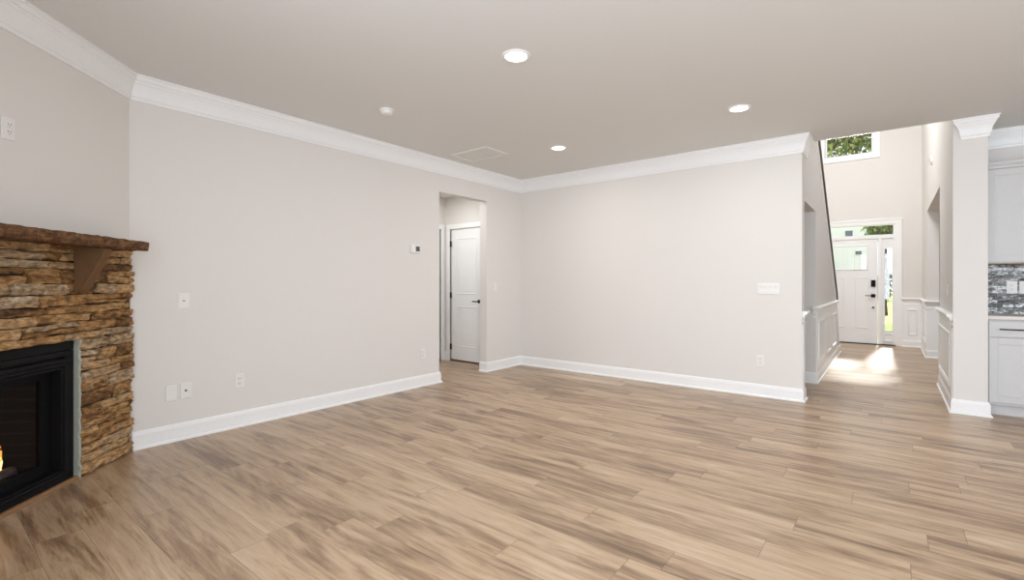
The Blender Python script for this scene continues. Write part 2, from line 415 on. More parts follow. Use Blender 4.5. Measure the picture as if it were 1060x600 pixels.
# right of the foyer: column part, opening, far part, all rising two storeys
TOPO = 2.37
bm = bmesh.new()
f = lambda u, v, t: (t, u, v)
slab(bm, [YE, YC, 7.65], [0, H, HF], lambda u, v: u > YC or v > H, XC, XK, f)
slab(bm, [7.65, 10.28, YF], [0, TOPO, HF], lambda u, v: u > 10.28 or v > TOPO, XC, XC + 0.15, f)
struct(link('wall_column', bm, M['wall']), 'wall and column right of entrance hall with tall opening')
# front wall
D0, D1 = -1.46, 0.12            # rough opening for the entrance door with sidelights and transom
WX0, WX1, WZ0, WZ1 = -1.075, -0.275, 3.765, 5.0
holes_wall('wall_front', 'Y', YF, YF + 0.15, -2.3, 4.75, 0, HF + 0.1, [(D0, D1, 0, 2.39), (WX0, WX1, WZ0, WZ1)], M['wall'], 'tall entrance wall around the front door')
struct(link('wall_stairwell', bx(((-2.4, YE, 0), (-2.3, YF + 0.15, HF))), M['wall']), 'far wall of stairwell')
struct(link('wall_landing', bx(((-2.3, YE - 0.12, H + 0.2), (XK, YE, HF + 0.1))), M['wall']), 'upper wall over the ceiling edge')
struct(link('wall_kitchen', bx(((XK, YK, 0), (4.75, YK + 0.1, H))), M['wall']), 'kitchen wall behind cabinets')
struct(link('wall_dining', bx(((3.6, YK + 0.1, 0), (3.7, YF, H))), M['wall']), 'far wall of side room')
# small hall behind the left wall
HX, HY = -5.53, 5.30
CDX0, CDX1, CDH = -5.41, -4.75, 2.045
holes_wall('wall_hall', 'Y', HY, HY + 0.11, HX - 0.3, XL - 0.12, 0, 2.65, [(CDX0, CDX1, 0, CDH)], M['wall'], 'hall wall holding the panelled closet door')
holes_wall('wall_hall_end', 'X', HX - 0.11, HX, 3.3, HY, 0, 2.65, [(4.42, 5.20, 0, CDH)], M['wall'], 'end wall of small hall')
struct(link('wall_hall_near', bx(((HX, 3.3, 0), (XL - 0.12, 3.4, 2.65))), M['wall']))
struct(link('wall_closet', bx(((HX - 0.3, HY + 0.45, 0), (XL - 0.12, HY + 0.55, 2.55)), ((HX - 0.9, 3.3, 0), (HX - 0.8, HY + .1, 2.55)), ((HX - 0.3, HY + 0.11, 0), (HX - 0.2, HY + 0.45, 2.55))), M['wall']))
# fireplace wall: matrix takes (u, d, z) to the world, u along the wall, d out of it
DC = Vector(((DX0 + DX1) / 2, (DY0 + DY1) / 2, 0)); DROT = -PI / 4
DM = Matrix.Translation(DC) @ Matrix.Rotation(DROT, 4, 'Z')
HL = (Vector((DX1, DY1)) - Vector((DX0, DY0))).length / 2
FB = 0.645; FBH = 0.865         # half width and height of the firebox opening
FU0, FU1 = -HL + 0.495, -HL + 0.495 + 2 * FB
bm = bmesh.new()
slab(bm, [-HL - 0.05, FU0, FU1, HL + 0.05], [0, FBH, H], lambda u, v: not (FU0 < u < FU1 and v < FBH), -0.12, 0, lambda u, v, t: DM @ Vector((u, t, v)))
struct(link('wall_fireplace', bm, M['wall']), 'angled corner wall above the stone fireplace')
# behind and right of the camera, with the windows that light the room
RW = [(-1.85, -0.05, 0.55, 2.35), (0.6, 2.4, 0.55, 2.35)]
holes_wall('wall_rear', 'Y', YR - 0.12, YR, DX1 - 0.1, 4.75, 0, H, RW, M['wall'], 'wall behind the camera')
holes_wall('wall_right', 'X', XE, XE + 0.12, YR - 0.12, YF + 0.15, 0, H, [(1.0, 3.4, 0.55, 2.35)], M['wall'], 'right wall of main room')

# ------------------------------------------------------------------ mouldings
CROWN = [(0, 0), (0, -.178), (.011, -.178), (.014, -.160), (.020, -.155), (.020, -.140), (.024, -.118), (.031, -.092), (.041, -.068), (.050, -.055), (.052, -.046), (.060, -.042), (.066, -.030), (.066, -.014), (.074, -.010), (.074, 0)]
BASE = [(0, 0), (.030, 0), (.030, .008), (.026, .016), (.017, .020), (.016, .024), (.016, .104), (.013, .112), (.012, .120), (.006, .130), (0, .132)]
CHAIR = [(0, 0), (.010, 0), (.012, .012), (.020, .020), (.022, .034), (.030, .046), (.044, .056), (.046, .070), (.040, .078), (0, .080)]
SUBR = [(0, 0), (.010, .002), (.014, .010), (.010, .020), (0, .022)]
PANEL = [(0, 0), (.004, .010), (.014, .014), (.022, .010), (.034, .006), (.036, 0)]
def mould(name, prof, paths, z0, label, m=None):
    bm = bmesh.new()
    for p in paths: sweep(bm, prof, p, z0)
    return struct(link(name, bm, m or M['trim']), label)
mould('trim_1', CROWN, [[(XR, YE - 0.03), (XR, YB), (XL, YB), (DX0, DY0), (DX1, DY1), (XE, YR), (XE, YK), (XK + 0.001, YK)]], H, 'white crown moulding around the main room')
mould('trim_2', CROWN, [[(XK, YC + 0.16), (XK, YC), (XC + .066, YC), (XC + .066, YC + .012)]], H, 'white crown moulding wrapping top of the column')
SUR = 0.045                     # thickness of the stone facing
stone_end = DY0 + SUR * math.sqrt(2) - .05
mould('baseboard_left', BASE, [[(XL - 0.12, OP[0]), (XL, OP[0]), (XL, stone_end)]], 0, 'white baseboard along left wall')
mould('baseboard_back', BASE, [[(XR - 0.12, 5.85), (XR, 5.85), (XR, YB), (XL, YB), (XL, OP[1]), (XL - 0.12, OP[1])]], 0, 'white baseboard along back wall')
mould('baseboard_stair', BASE, [[(XR, 10.22), (XR, 6.84), (-2.3, 6.84)]], 0, 'white baseboard of stair wall')
mould('baseboard_column', BASE, [[(XC + 0.235, 7.65), (XC, 7.65), (XC, YC), (XK, YC), (XK, YC + 0.10)][::-1]], 0, 'white baseboard around the column')
mould('baseboard_front', BASE, [[(XC + 0.15, 10.28), (XC, 10.28), (XC, YF), (D1 + 0.03, YF)]], 0, 'white baseboard beside the front door')
mould('baseboard_hall', BASE, [[(CDX0 - 0.07, HY), (HX, HY), (HX, 5.27)], [(XL - 0.12, HY), (CDX1 + 0.07, HY)]], 0, 'white baseboard of small hall')
# wainscot: white board, chair rail, thin sub rail and raised frames
def wainscot(name, label, boards, rails, frames):
    bm = bmesh.new()
    for a, b in boards: box(bm, a, b)
    for p in rails: sweep(bm, CHAIR, p, 0.845); sweep(bm, SUBR, p, 0.79)
    for (o, u, v, w0, h0, w1, h1) in frames: frame(bm, PANEL, o, u, v, w0, h0, w1, h1)
    return struct(link(name, bm, M['trim']), label)
t = 0.008
wainscot('trim_3', 'white wainscot with chair rail on the stair wall',
         [((XR, 6.84, 0), (XR + t, 9.62, 0.86)), ((XR, 9.6, 0), (XR + t, 10.22, 0.13))], [[(XR, 9.60), (XR, 6.84), (XR - 0.03, 6.84)]],
         [((XR + t, 0, 0), (0, 1, 0), (0, 0, 1), a, 0.22, b, 0.74) for a, b in ((7.0, 7.75), (7.87, 8.62), (8.74, 9.45))])
wainscot('trim_4', 'white chair rail wrapping end of the back wall', [((XR, YB + 0.02, 0), (XR + t, 5.85, 0.86))], [[(XR - 0.05, 5.85), (XR, 5.85), (XR, YB + 0.02)]], [])
wainscot('trim_5', 'white wainscot with chair rail on side of the column',
         [((XC - t, YC + 0.03, 0), (XC, 7.65, 0.86)), ((XC - t, 7.65, 0), (XK, 7.65 + t, 0.86))], [[(XC, YC + 0.03), (XC, 7.65), (XK, 7.65)]],
         [((XC - t, 0, 0), (0, -1, 0), (0, 0, 1), -7.52, 0.22, -6.23, 0.74)])
wainscot('trim_6', 'white wainscot with chair rail beside the front door',
         [((XC - t, 10.28 - t, 0), (XC + 0.15, 10.28, 0.86)), ((XC - t, 10.28, 0), (XC, YF, 0.86)), ((D1, YF - t, 0), (XC, YF, 0.86))],
         [[(XC + 0.15, 10.28), (XC, 10.28), (XC, YF), (D1 + 0.03, YF)]],
         [((0, YF - t, 0), (1, 0, 0), (0, 0, 1), 0.24, 0.22, 0.39, 0.72), ((XC - t, 0, 0), (0, -1, 0), (0, 0, 1), -11.65, 0.22, -10.42, 0.74)])
# white cap along the slope of the stair wall
bm = bmesh.new()
sl = (SLOPE1[1] - SLOPE0[1]) / (SLOPE1[0] - SLOPE0[0])
prism_x(bm, [(YE + 0.01, SLOPE0[1] - 0.17), (9.56, SLOPE1[1] - 0.17), (9.60, 0.86), (10.20, 0.04), (10.24, 0.08), (9.64, 0.98), (9.56, SLOPE1[1] + 0.01), (YE + 0.01, SLOPE0[1] + 0.01)], XR - 0.125, XR + 0.005)
struct(link('trim_7', bm, M['trim']), 'white sloping cap of the stair wall')
# the flight of stairs behind that wall
bm = bmesh.new()
for k in range(14):
    y = 10.15 - k * 0.254
    if y - 0.254 > 6.97: box(bm, (-2.3, y - 0.254, 0.0 if k < 2 else 0.18 * (k - 1)), (XR - 0.13, y, 0.18 * (k + 1)))
struct(link('stairs', bm, M['floor']), 'flight of stairs behind the sloping wall')

# ------------------------------------------------------------------ windows and the entrance door
def win(name, x0, x1, z0, z1, y, label, casing=0.10):
    e = struct(empty(name, ((x0 + x1) / 2, y, z0)), label); o = Vector(e.location)
    bm = bmesh.new()
    fp = [(0, 0), (0, .022), (.085, .022), (.092, .016), (.10, .012), (.10, 0)]
    frame(bm, [(a * casing / .1, d) for a, d in fp], Vector((0, y, 0)) - o, (1, 0, 0), (0, 0, 1), x0 - casing, z0 - casing, x1 + casing, z1 + casing)
    link('casing', bm, M['trim'], e)
    bm = bmesh.new(); frame(bm, [(0, 0), (0, -.04), (.03, -.04), (.03, -.08), (.032, -.09), (.0, -.09)], Vector((0, y, 0)) - o, (1, 0, 0), (0, 0, 1), x0, z0, x1, z1)
    link('sash', bm, M['trim'], e)
    link('pane', bx(((x0 + .02 - o.x, .062, .02), (x1 - .02 - o.x, .066, z1 - z0 - .02))), M['glass'], e)
    return e
win('window_1', WX0, WX1, WZ0, WZ1, YF, 'high window over the entrance door')

d1 = struct(empty('door_1', (-0.665, YF, 0)), 'white front door with sidelight and transom glass'); o = Vector(d1.location)
def lb(*boxes, **k): return bx(*[((a[0] - o.x, a[1] - o.y, a[2] - o.z), (b[0] - o.x, b[1] - o.y, b[2] - o.z)) for a, b in boxes], **k)
DL, DR = -1.122, -0.208
SLg = ((-0.102, 0.020), (-1.350, -1.228))
y0, y1 = YF - 0.004, YF + 0.10
link('frame', lb(((D0, y0, 2.335), (D1, y1, 2.39)), ((D0 + 0.09, y0 + .001, 2.075), (D1 - 0.09, y1, 2.15)),
                 ((D1 - 0.09, y0, 0), (D1, y1, 2.335)), ((D0, y0, 0), (D0 + 0.09, y1, 2.335)),
                 ((DR + 0.005, y0, 0), (-0.145, y1, 2.075)), ((-1.185, y0, 0), (DL - 0.005, y1, 2.075)),
                 ((D0 + 0.09, YF + .1, -0.005), (D1 - 0.09, YF + .11, 0.0)), bev=0.003, seg=1), M['trim'], d1)
link('threshold', lb(((D0 + 0.05, YF - 0.03, 0.0), (D1 - 0.05, YF + 0.12, 0.018)), bev=0.004), M['pull'], d1)
# casing round the whole unit
bm = bmesh.new()
cp = [(0, 0), (.0, .016), (.008, .024), (.05, .022), (.075, .014), (.085, 0)]
for (a, b) in (((D1 - 0.05, YF - 0.022, 0), (D1 + 0.045, YF, 2.35)), ((D0 - 0.045, YF - 0.022, 0), (D0 + 0.05, YF, 2.35)), ((D0 - 0.045, YF - 0.022, 2.345), (D1 + 0.045, YF, 2.44)), ((D0 - 0.06, YF - 0.03, 2.425), (D1 + 0.06, YF, 2.45))):
    box(bm, tuple(Vector(a) - o), tuple(Vector(b) - o), 0.004)
link('casing', bm, M['trim'], d1)
for (a, b) in SLg:                      # sidelights: glass and the framing round it
    fr = link('sidelight', lb(((a - 0.045, YF + .02, 0.02), (b + 0.045, YF + .07, 0.28)), ((a - 0.045, YF + .02, 1.875), (b + 0.045, YF + .07, 2.08)),
                              ((a - 0.045, YF + .02, 0.28), (a, YF + .07, 1.875)), ((b, YF + .02, 0.28), (b + 0.045, YF + .07, 1.875)), bev=0.004), M['door'], d1)
    bm = bmesh.new(); frame(bm, [(0, 0), (.004, .010), (.012, .012), (.02, 0)], Vector((0, YF + .02, 0)) - o, (1, 0, 0), (0, 0, 1), a - .014, .266, b + .014, 1.889)
    frame(bm, PANEL[:], Vector((0, YF + .02, 0)) - o, (1, 0, 0), (0, 0, 1), a - .02, .07, b + .02, .235)
    link('glazing_bead', bm, M['door'], fr)
    link('pane', lb(((a - .003, YF + .043, .277), (b + .003, YF + .047, 1.878))), M['glass'], fr)
link('transom_pane', lb(((D0 + .09, YF + .043, 2.148), (D1 - .09, YF + .047, 2.337))), M['glass'], d1)
# leaf: slab with a three-light window and two tall panels
LX0, LX1, LZ0, LZ1 = -0.945, -0.385, 1.49, 1.935
bm = bmesh.new()
slab(bm, [DL, LX0, LX1, DR], [0.02, LZ0, LZ1, 2.07], lambda u, v: not (LX0 < u < LX1 and LZ0 < v < LZ1), YF + .015, YF + .06, lambda u, v, tt: (u - o.x, tt - o.y, v))
leaf = link('leaf', bm, M['door'], d1)
bm = bmesh.new()
frame(bm, [(0, 0), (.004, .012), (.02, .014), (.03, 0)], Vector((0, YF + .015, 0)) - o, (1, 0, 0), (0, 0, 1), LX0 - .028, LZ0 - .028, LX1 + .028, LZ1 + .028)
for xx in (LX0 + .187, LX0 + .373): box(bm, (xx - .009 - o.x, .02, LZ0), (xx + .009 - o.x, .05, LZ1))
for (a, b) in ((-1.0, -0.735), (-0.595, -0.33)):
    frame(bm, [(0, 0), (.006, -.006), (.012, .008), (.03, .006), (.036, -.004), (.04, 0)], Vector((0, YF + .0149, 0)) - o, (1, 0, 0), (0, 0, 1), a, 0.30, b, 1.33)
link('panel_moulding', bm, M['door'], leaf)
link('pane', lb(((LX0 - .002, YF + .036, LZ0 - .002), (LX1 + .002, YF + .040, LZ1 + .002))), M['glass'], leaf)
kp = link('keypad_lock', lb(((-0.312, YF - .012, 1.135), (-0.242, YF + .015, 1.265)), bev=0.006), M['black'], leaf); kp['label'] = 'black keypad lock'
bm = lb(((-0.312, YF - .005, 0.925), (-0.242, YF + .015, 0.99)), bev=0.006)
tube(bm, [(-0.277 - o.x, .015, .957), (-0.277 - o.x, -.045, .957), (-0.30 - o.x, -.05, .957), (-0.40 - o.x, -.045, .957)], 0.009, 10)
lv = link('lever_handle', bm, M['black'], leaf); lv['label'] = 'black lever handle'
bm = bmesh.new(); lathe(bm, [(0, .016), (.016, .016), (.02, .0), (.02, -.01)], 20, Matrix.Translation((-0.277 - o.x, .0, .728)) @ Matrix.Rotation(PI / 2, 4, 'X'))
link('lower_bolt', bm, M['slot'], leaf)

def panel_door(name, label, rotz, loc, w, handle_x, hinge_x, parts=True):
    """interior two-panel door; local x along the wall, local -y towards the viewer, origin at the wall face, bottom middle"""
    e = struct(empty(name, loc, rotz), label)
    bm = bmesh.new()
    for s in (-1, 1):
        box(bm, (s * (w / 2 + .005), -.017, 0), (s * (w / 2 + .075), 0, CDH + .0045), .003)
        box(bm, (s * (w / 2), 0, 0), (s * (w / 2 + .004), .11, CDH))
    box(bm, (-w / 2 - .075, -.017, CDH + .005), (w / 2 + .075, 0, CDH + .075), .004)
    link('casing', bm, M['trim'], e)
    lf = link('leaf', bx(((-w / 2 + .003, .012, .022), (w / 2 - .003, .047, CDH - .003)), bev=.002), M['door'], e)
    bm = bmesh.new()
    pf = [(0, 0), (.004, -.006), (.012, .007), (.022, .006), (.034, -.008), (.05, -.004), (.06, .004), (.062, 0)]
    for (a, b) in ((.22, .86), (1.03, CDH - .14)):
        frame(bm, pf, (0, .0119, 0), (1, 0, 0), (0, 0, 1), -w / 2 + .115, a, w / 2 - .115, b)
    link('panel_moulding', bm, M['door'], lf)
    for z in (.22, 1.02, 1.82) if parts else ():
        bm = bx(((hinge_x - .012, -.006, z - .045), (hinge_x + .012, .012, z + .045)), bev=.002)
        tube(bm, [(hinge_x, -.008, z - .047), (hinge_x, -.008, z + .047)], .006, 10)
        link('hinge', bm, M['black'], e)
    bm = bmesh.new(); lathe(bm, [(0, .012), (.026, .012), (.028, .004), (.028, 0)], 20, Matrix.Translation((handle_x, .012, .935)) @ Matrix.Rotation(PI / 2, 4, 'X'))
    sgn = -1 if handle_x > 0 else 1
    tube(bm, [(handle_x, .012, .935), (handle_x, -.04, .935), (handle_x + sgn * .02, -.046, .935), (handle_x + sgn * .09, -.042, .935)], .009, 10)
    link('lever_handle', bm, M['black'], e)
    return e
cw = CDX1 - CDX0
panel_door('door_2', 'white two panel closet door with black hinges', 0, ((CDX0 + CDX1) / 2, HY, 0), cw, cw / 2 - .065, -cw / 2 + .002)
panel_door('door_3', 'white door in end wall of small hall', PI / 2, (HX, 4.81, 0), .78, -.325, .388, False)

# windows that light the room, outside the frame
for k, (a, b, c, d) in enumerate(RW):
    e = struct(empty('window_%d' % (k + 2), ((a + b) / 2, YR, c)), 'window in wall behind the camera')
    bm = bmesh.new(); frame(bm, [(0, 0), (0, .02), (.09, .02), (.09, 0)], Vector((0, 0, 0)), (-1, 0, 0), (0, 0, 1), -(b - a) / 2 - .09, -.09, (b - a) / 2 + .09, d - c + .09)
    link('casing', bm, M['trim'], e)
    bm = bmesh.new(); box(bm, (-.025, -.09, 0), (.025, -.05, d - c)); box(bm, (-(b - a) / 2, -.09, (d - c) / 2 - .02), ((b - a) / 2, -.05, (d - c) / 2 + .02)); link('sash', bm, M['trim'], e)
e = struct(empty('window_4', (XE, 2.2, .55)), 'window in right wall')
bm = bmesh.new(); box(bm, (.05, -.025, 0), (.09, .025, 1.8)); box(bm, (.05, -1.2, .88), (.09, 1.2, .92)); link('sash', bm, M['trim'], e)

# ------------------------------------------------------------------ handrail on the stair wall
def rz(y): return SLOPE1[1] + (y - SLOPE1[0]) * sl
hr = tag(empty('handrail', (XR - 0.03, 9.5, rz(9.5))), 'dark stained wooden handrail sloping up along the stair wall', 'handrail')
o = Vector(hr.location)
bm = bmesh.new()
prism_x(bm, [(q - o.y, w_ - o.z) for q, w_ in ((YE + .03, rz(YE + .03) + .012), (9.50, rz(9.50) + .012), (9.585, rz(9.58) - .02), (9.60, rz(9.60) - .085), (9.63, rz(9.63) - .085), (9.645, rz(9.645) + .0), (9.56, rz(9.56) + .075), (YE + .03, rz(YE + .03) + .075))], -.118, .054)
bmesh.ops.bevel(bm, geom=[e for e in bm.edges], offset=.012, segments=3, affect='EDGES')
link('rail', bm, M['rail'], hr)

# ------------------------------------------------------------------ stone fireplace
fp = tag(empty('stone_fireplace', DC, DROT), 'brown stacked ledge stone fireplace surround with mantel in the corner', 'fireplace')
random.seed(11)
def stone(bm, u0, u1, z0, z1, base, dep, seed):
    """one split-faced stone: rough front grid, tucked edges, sides back to the mortar"""
    nu = max(4, int((u1 - u0) / .022)); nz = max(4, int((z1 - z0) / .011)); g = []
    ta, tb = random.uniform(-.016, .016), random.uniform(-.012, .012)
    sk0, sk1 = random.uniform(-.008, .008), random.uniform(-.008, .008)
    for j in range(nz + 1):
        row = []
        for i in range(nu + 1):
            a, b = i / nu, j / nz
            u = u0 + (u1 - u0) * a + (sk0 if i == 0 else sk1 if i == nu else 0) * (b - .5) * 2
            z = z0 + (z1 - z0) * b
            n = noise.noise(Vector((u * 9, z * 52, seed))) * .013 + noise.noise(Vector((u * 46, z * 90, seed + 9))) * .007
            zj = noise.noise(Vector((u * 14, seed, 5))) * .008 + (a - .5) * tb * .6
            eu = min(i, nu - i); ez = min(j, nz - j)
            tuck = (.007 if ez == 0 else 0) + (.006 if eu == 0 else 0)
            d = base + dep + n + ta * (a - .5) + tb * (b - .5) - tuck
            row.append(bm.verts.new((u, max(d, base + .002), z + zj)))
        g.append(row)
    for j in range(nz):
        for i in range(nu): bm.faces.new((g[j][i], g[j][i + 1], g[j + 1][i + 1], g[j + 1][i]))
    ring = g[0] + [r[-1] for r in g[1:]] + g[-1][-2::-1] + [r[0] for r in g[-2:0:-1]]
    back = [bm.verts.new((v.co.x, 0.004, v.co.z)) for v in ring]
    n = len(ring)
    for k in range(n): bm.faces.new((ring[(k + 1) % n], ring[k], back[k], back[(k + 1) % n]))
STZ = 1.455
def course(bm, u0, u1, z0, z1):
    z = z0
    while z < z1 - .012:
        h = random.choice((.046, .056, .066, .076, .088))
        if z + h > z1 - .028: h = z1 - z
        u = u0
        first = True
        while u < u1 - .02:
            l = random.uniform(.11, .44) * (0.55 if first and random.random() < .6 else 1); first = False
            if u + l > u1 - .10: l = u1 - u
            if h > .060 and random.random() < .33:                # split into two thin stones
                hh = h * random.uniform(.42, .58)
                stone(bm, u + .003, u + l - .003, z + .0025, z + hh - .0025, .004, random.uniform(.018, .046), random.random() * 90)
                stone(bm, u + .003, u + l - .003, z + hh + .0025, z + h - .0025, .004, random.uniform(.018, .046), random.random() * 90)
            else:
                stone(bm, u + .003, u + l - .003, z + .0025, z + h - .0025, .004, random.uniform(.018, .048), random.random() * 90)
            u += l
        z += h
bm = bmesh.new()
A0, A1 = -HL + .012, HL - .012
course(bm, A0, FU0 - .009, 0.004, FBH); course(bm, FU1 + .009, A1, 0.004, FBH); course(bm, A0, A1, FBH + .002, STZ)
link('stone_facing', bm, M['stone'], fp)
bm = bmesh.new()
box(bm, (A0, .0, 0), (FU0 - .012, .010, FBH)); box(bm, (FU1 + .012, .0, 0), (A1, .010, FBH)); box(bm, (A0, 0, FBH), (A1, .010, STZ))
link('joint_backing', bm, M['joint'], fp)
nz = 46
for (ua, ub) in ((FU0 - .008, FU0 + .004), (FU1 - .004, FU1 + .008)):         # troweled mortar edge of the opening
    bm = bmesh.new(); rows = []
    for j in range(nz + 1):
        z = FBH * j / nz; k = noise.noise(Vector((ua * 9, z * 24, 3))) * .016
        rows.append([bm.verts.new(p) for p in ((ua, -.05, z), (ub, -.05, z), (ub, .018 + k, z), (ua, .024 + k, z))])
    for a, b in zip(rows, rows[1:]):
        for q in range(4): bm.faces.new((a[q], a[(q + 1) % 4], b[(q + 1) % 4], b[q]))
    bm.faces.new(rows[0][::-1]); bm.faces.new(rows[-1])
    mo = link('mortar_edge', bm, M['mortar'], fp); mo['label'] = 'grey green mortar edge'
# mantel: rough cast slab
def rough_slab(a, b, step, amp, seed):
    bm = bmesh.new(); box(bm, a, b)
    for ax, (lo, hi) in enumerate(zip(a, b)):
        n = max(2, int((hi - lo) / step))
        for k in range(1, n):
            co = [0, 0, 0]; no = [0, 0, 0]; co[ax] = lo + (hi - lo) * k / n; no[ax] = 1
            bmesh.ops.bisect_plane(bm, geom=bm.verts[:] + bm.edges[:] + bm.faces[:], plane_co=co, plane_no=no)
    c = (Vector(a) + Vector(b)) / 2
    bm.normal_update()
    for v in bm.verts:
        n = Vector((noise.noise(v.co * 21 + Vector((seed, 0, 0))), noise.noise(v.co * 21 + Vector((0, seed, 3))), noise.noise(v.co * 24 + Vector((7, 0, seed)))))
        v.co += Vector((n.x * amp * .6, n.y * amp, n.z * amp * .55)) + v.normal * (noise.noise(v.co * 55) * amp * .4)
    return bm
MU0, MU1 = -HL + .172, HL - .172
MD = .232; MZ0, MZ1 = 1.438, 1.500
link('mantel_shelf', rough_slab((MU0, .0, MZ0), (MU1, MD, MZ1), .022, .010, 4), M['mantel'], fp, True)
def corbel(u):
    bm = bmesh.new(); w = .044
    pts = [(.03, 1.165), (.052, 1.16), (.075, 1.185), (.185, 1.385), (.195, 1.438), (.03, 1.438)]
    A = [bm.verts.new((u - w, d, z)) for d, z in pts]; B = [bm.verts.new((u + w, d, z)) for d, z in pts]
    bm.faces.new(A); bm.faces.new(B[::-1]); n = len(pts)
    for i in range(n): bm.faces.new((A[i], A[(i + 1) % n], B[(i + 1) % n], B[i]))
    bmesh.ops.bevel(bm, geom=bm.edges[:], offset=.006, segments=2, affect='EDGES')
    link('corbel', bm, M['corbel'], fp)
corbel(FU0 + .02); corbel(FU1 - .02)
bm = bmesh.new(); sweep(bm, [(0, 0), (.024, 0), (.022, .012), (.014, .020), (0, .022)], [(FU0 + .006, 0), (FU1 - .006, 0)])
link('floor_shoe', bm, M['shoe'], fp)

# gas insert in the opening
gi = tag(empty('gas_fireplace_insert', DM @ Vector(((FU0 + FU1) / 2, 0, 0)), DROT), 'black metal gas fireplace insert with glass front and lit flame', 'fireplace')
w = FB - .013
FD = -.003
bm = bmesh.new()                       # outer flange, back box
box(bm, (-w, FD - .02, .81), (w, FD, FBH - .002), .002); box(bm, (-w, FD - .02, .775), (w, FD - .001, .807), .002)
for s in (-1, 1): box(bm, (s * (w - .062), FD - .02, .028), (s * w, FD - .001, .775), .002)
box(bm, (-w, FD - .03, .004), (w, FD - .001, .06), .003)
slab(bm, [-w, -w + .085, w - .085, w], [.004, .08, .715, FBH - .002], lambda u, v: not (abs(u) < w - .085 and .08 < v < .715), FD - .10, FD - .021, lambda u, v, tt: (u, tt, v))
link('outer_frame', bm, M['black'], gi)
bm = bmesh.new()                       # canopy bar and inner bead
box(bm, (-w + .03, FD - .02, .738), (w - .03, FD + .014, .762), .005)
link('hood_bar', bm, M['black'], gi)
bm = bmesh.new()
frame(bm, [(0, -.02), (0, .006), (.008, .010), (.018, .006), (.022, -.02)], (0, FD, 0), (-1, 0, 0), (0, 0, 1), -w + .06, .058, w - .06, .735)
frame(bm, [(0, 0), (0, -.05), (.012, -.055), (.012, 0)], (0, FD, 0), (-1, 0, 0), (0, 0, 1), -w + .082, .08, w - .082, .712)
link('inner_bead', bm, M['black'], gi)
bm = bmesh.new()
GX, GZ0, GZ1, GY = w - .165, .150, .650, FD - .058
slab(bm, [-w + .08, -GX, GX, w - .08], [.075, GZ0, GZ1, .72], lambda u, v: not (-GX < u < GX and GZ0 < v < GZ1), GY - .02, GY, lambda u, v, tt: (u, tt, v))
link('glass_frame', bm, M['blackm'], gi)
link('glass', bx(((-GX - .005, GY - .014, GZ0 - .005), (GX + .005, GY - .010, GZ1 + .005))), M['fglass'], gi)
bm = bmesh.new()                       # firebox liner open to the front
BY = GY - .40
box(bm, (-GX - .06, BY - .01, .06), (GX + .06, BY, .75)); box(bm, (-GX - .06, BY, .11), (GX + .06, GY - .02, .12)); box(bm, (-GX - .06, BY, .72), (GX + .06, GY - .02, .73))
for s in (-1, 1): box(bm, (s * (GX + .05), BY, .1), (s * (GX + .06), GY - .02, .73))
link('firebox_liner', bm, M['firebrick'], gi)
bm = bmesh.new()                       # ember bed
for _ in range(160):
    r = random.uniform(.008, .018); m4 = Matrix.Translation((random.uniform(-.42, .42), random.uniform(BY + .05, GY - .04), .122 + r * .6)) @ Matrix.Diagonal((r * random.uniform(1, 1.7), r, r * .8, 1))
    bmesh.ops.create_icosphere(bm, subdivisions=1, radius=1, matrix=m4)
em = link('ember_bed', bm, M['log'], gi); em['kind'] = 'stuff'
def log(p, q, r):
    bm = bmesh.new(); p, q = Vector(p), Vector(q)
    tube(bm, [p.lerp(q, k / 8) + Vector((0, noise.noise(p * 9 + Vector((k, 0, 0))) * .012, noise.noise(q * 7 + Vector((0, k, 0))) * .012)) for k in range(9)], [r * (1 + .14 * noise.noise(Vector((k * .9, r * 90, p.x * 9)))) for k in range(9)], 12)
    link('log', bm, M['log'], gi, True)
log((-.36, GY - .20, .17), (.36, GY - .24, .18), .045)
log((-.37, GY - .075, .155), (-.05, GY - .12, .155), .030)
log((.04, GY - .11, .155), (.36, GY - .08, .155), .030)
log((-.22, GY - .07, .20), (.02, GY - .26, .27), .026)
log((.24, GY - .08, .20), (.04, GY - .26, .26), .026)
def flame(x, y, z, h, r, seed):
    bm = bmesh.new(); n = 12; pts = []; rr = []
    for k in range(n + 1):
        t_ = k / n
        pts.append((x + noise.noise(Vector((t_ * 3, seed, 0))) * .05 * t_, y + noise.noise(Vector((t_ * 3, 0, seed))) * .02 * t_, z + h * t_)); rr.append(max(.0012, r * (math.sin(PI * (t_ * .82 + .18)) ** .9) * (1 - .55 * t_)))
    tube(bm, pts, rr, 10, 1.0); return bm
FY = GY - .10
for k, (x, h, r) in enumerate(((-.318, .22, .034), (-.285, .09, .020), (-.20, .15, .026), (-.10, .19, .028), (.02, .16, .026), (.12, .20, .03), (.22, .13, .024), (.30, .15, .026))):
    fl = link('flame', flame(x, FY - .012, .175, h, r, k * 3.1), M['flame'], gi, True)
    link('flame_core', flame(x + .002, FY + .006, .172, h * .55, r * .6, k * 3.1), M['flamecore'], fl, True)
pl_ = bpy.data.lights.new('fire_glow', 'POINT'); pl_.energy = .2; pl_.color = (1, .45, .12); pl_.shadow_soft_size = .05
po = bpy.data.objects.new('fire_glow', pl_); C.objects.link(po); po.location = DM @ Vector(((FU0 + FU1) / 2 - .02, GY - .10, .40))

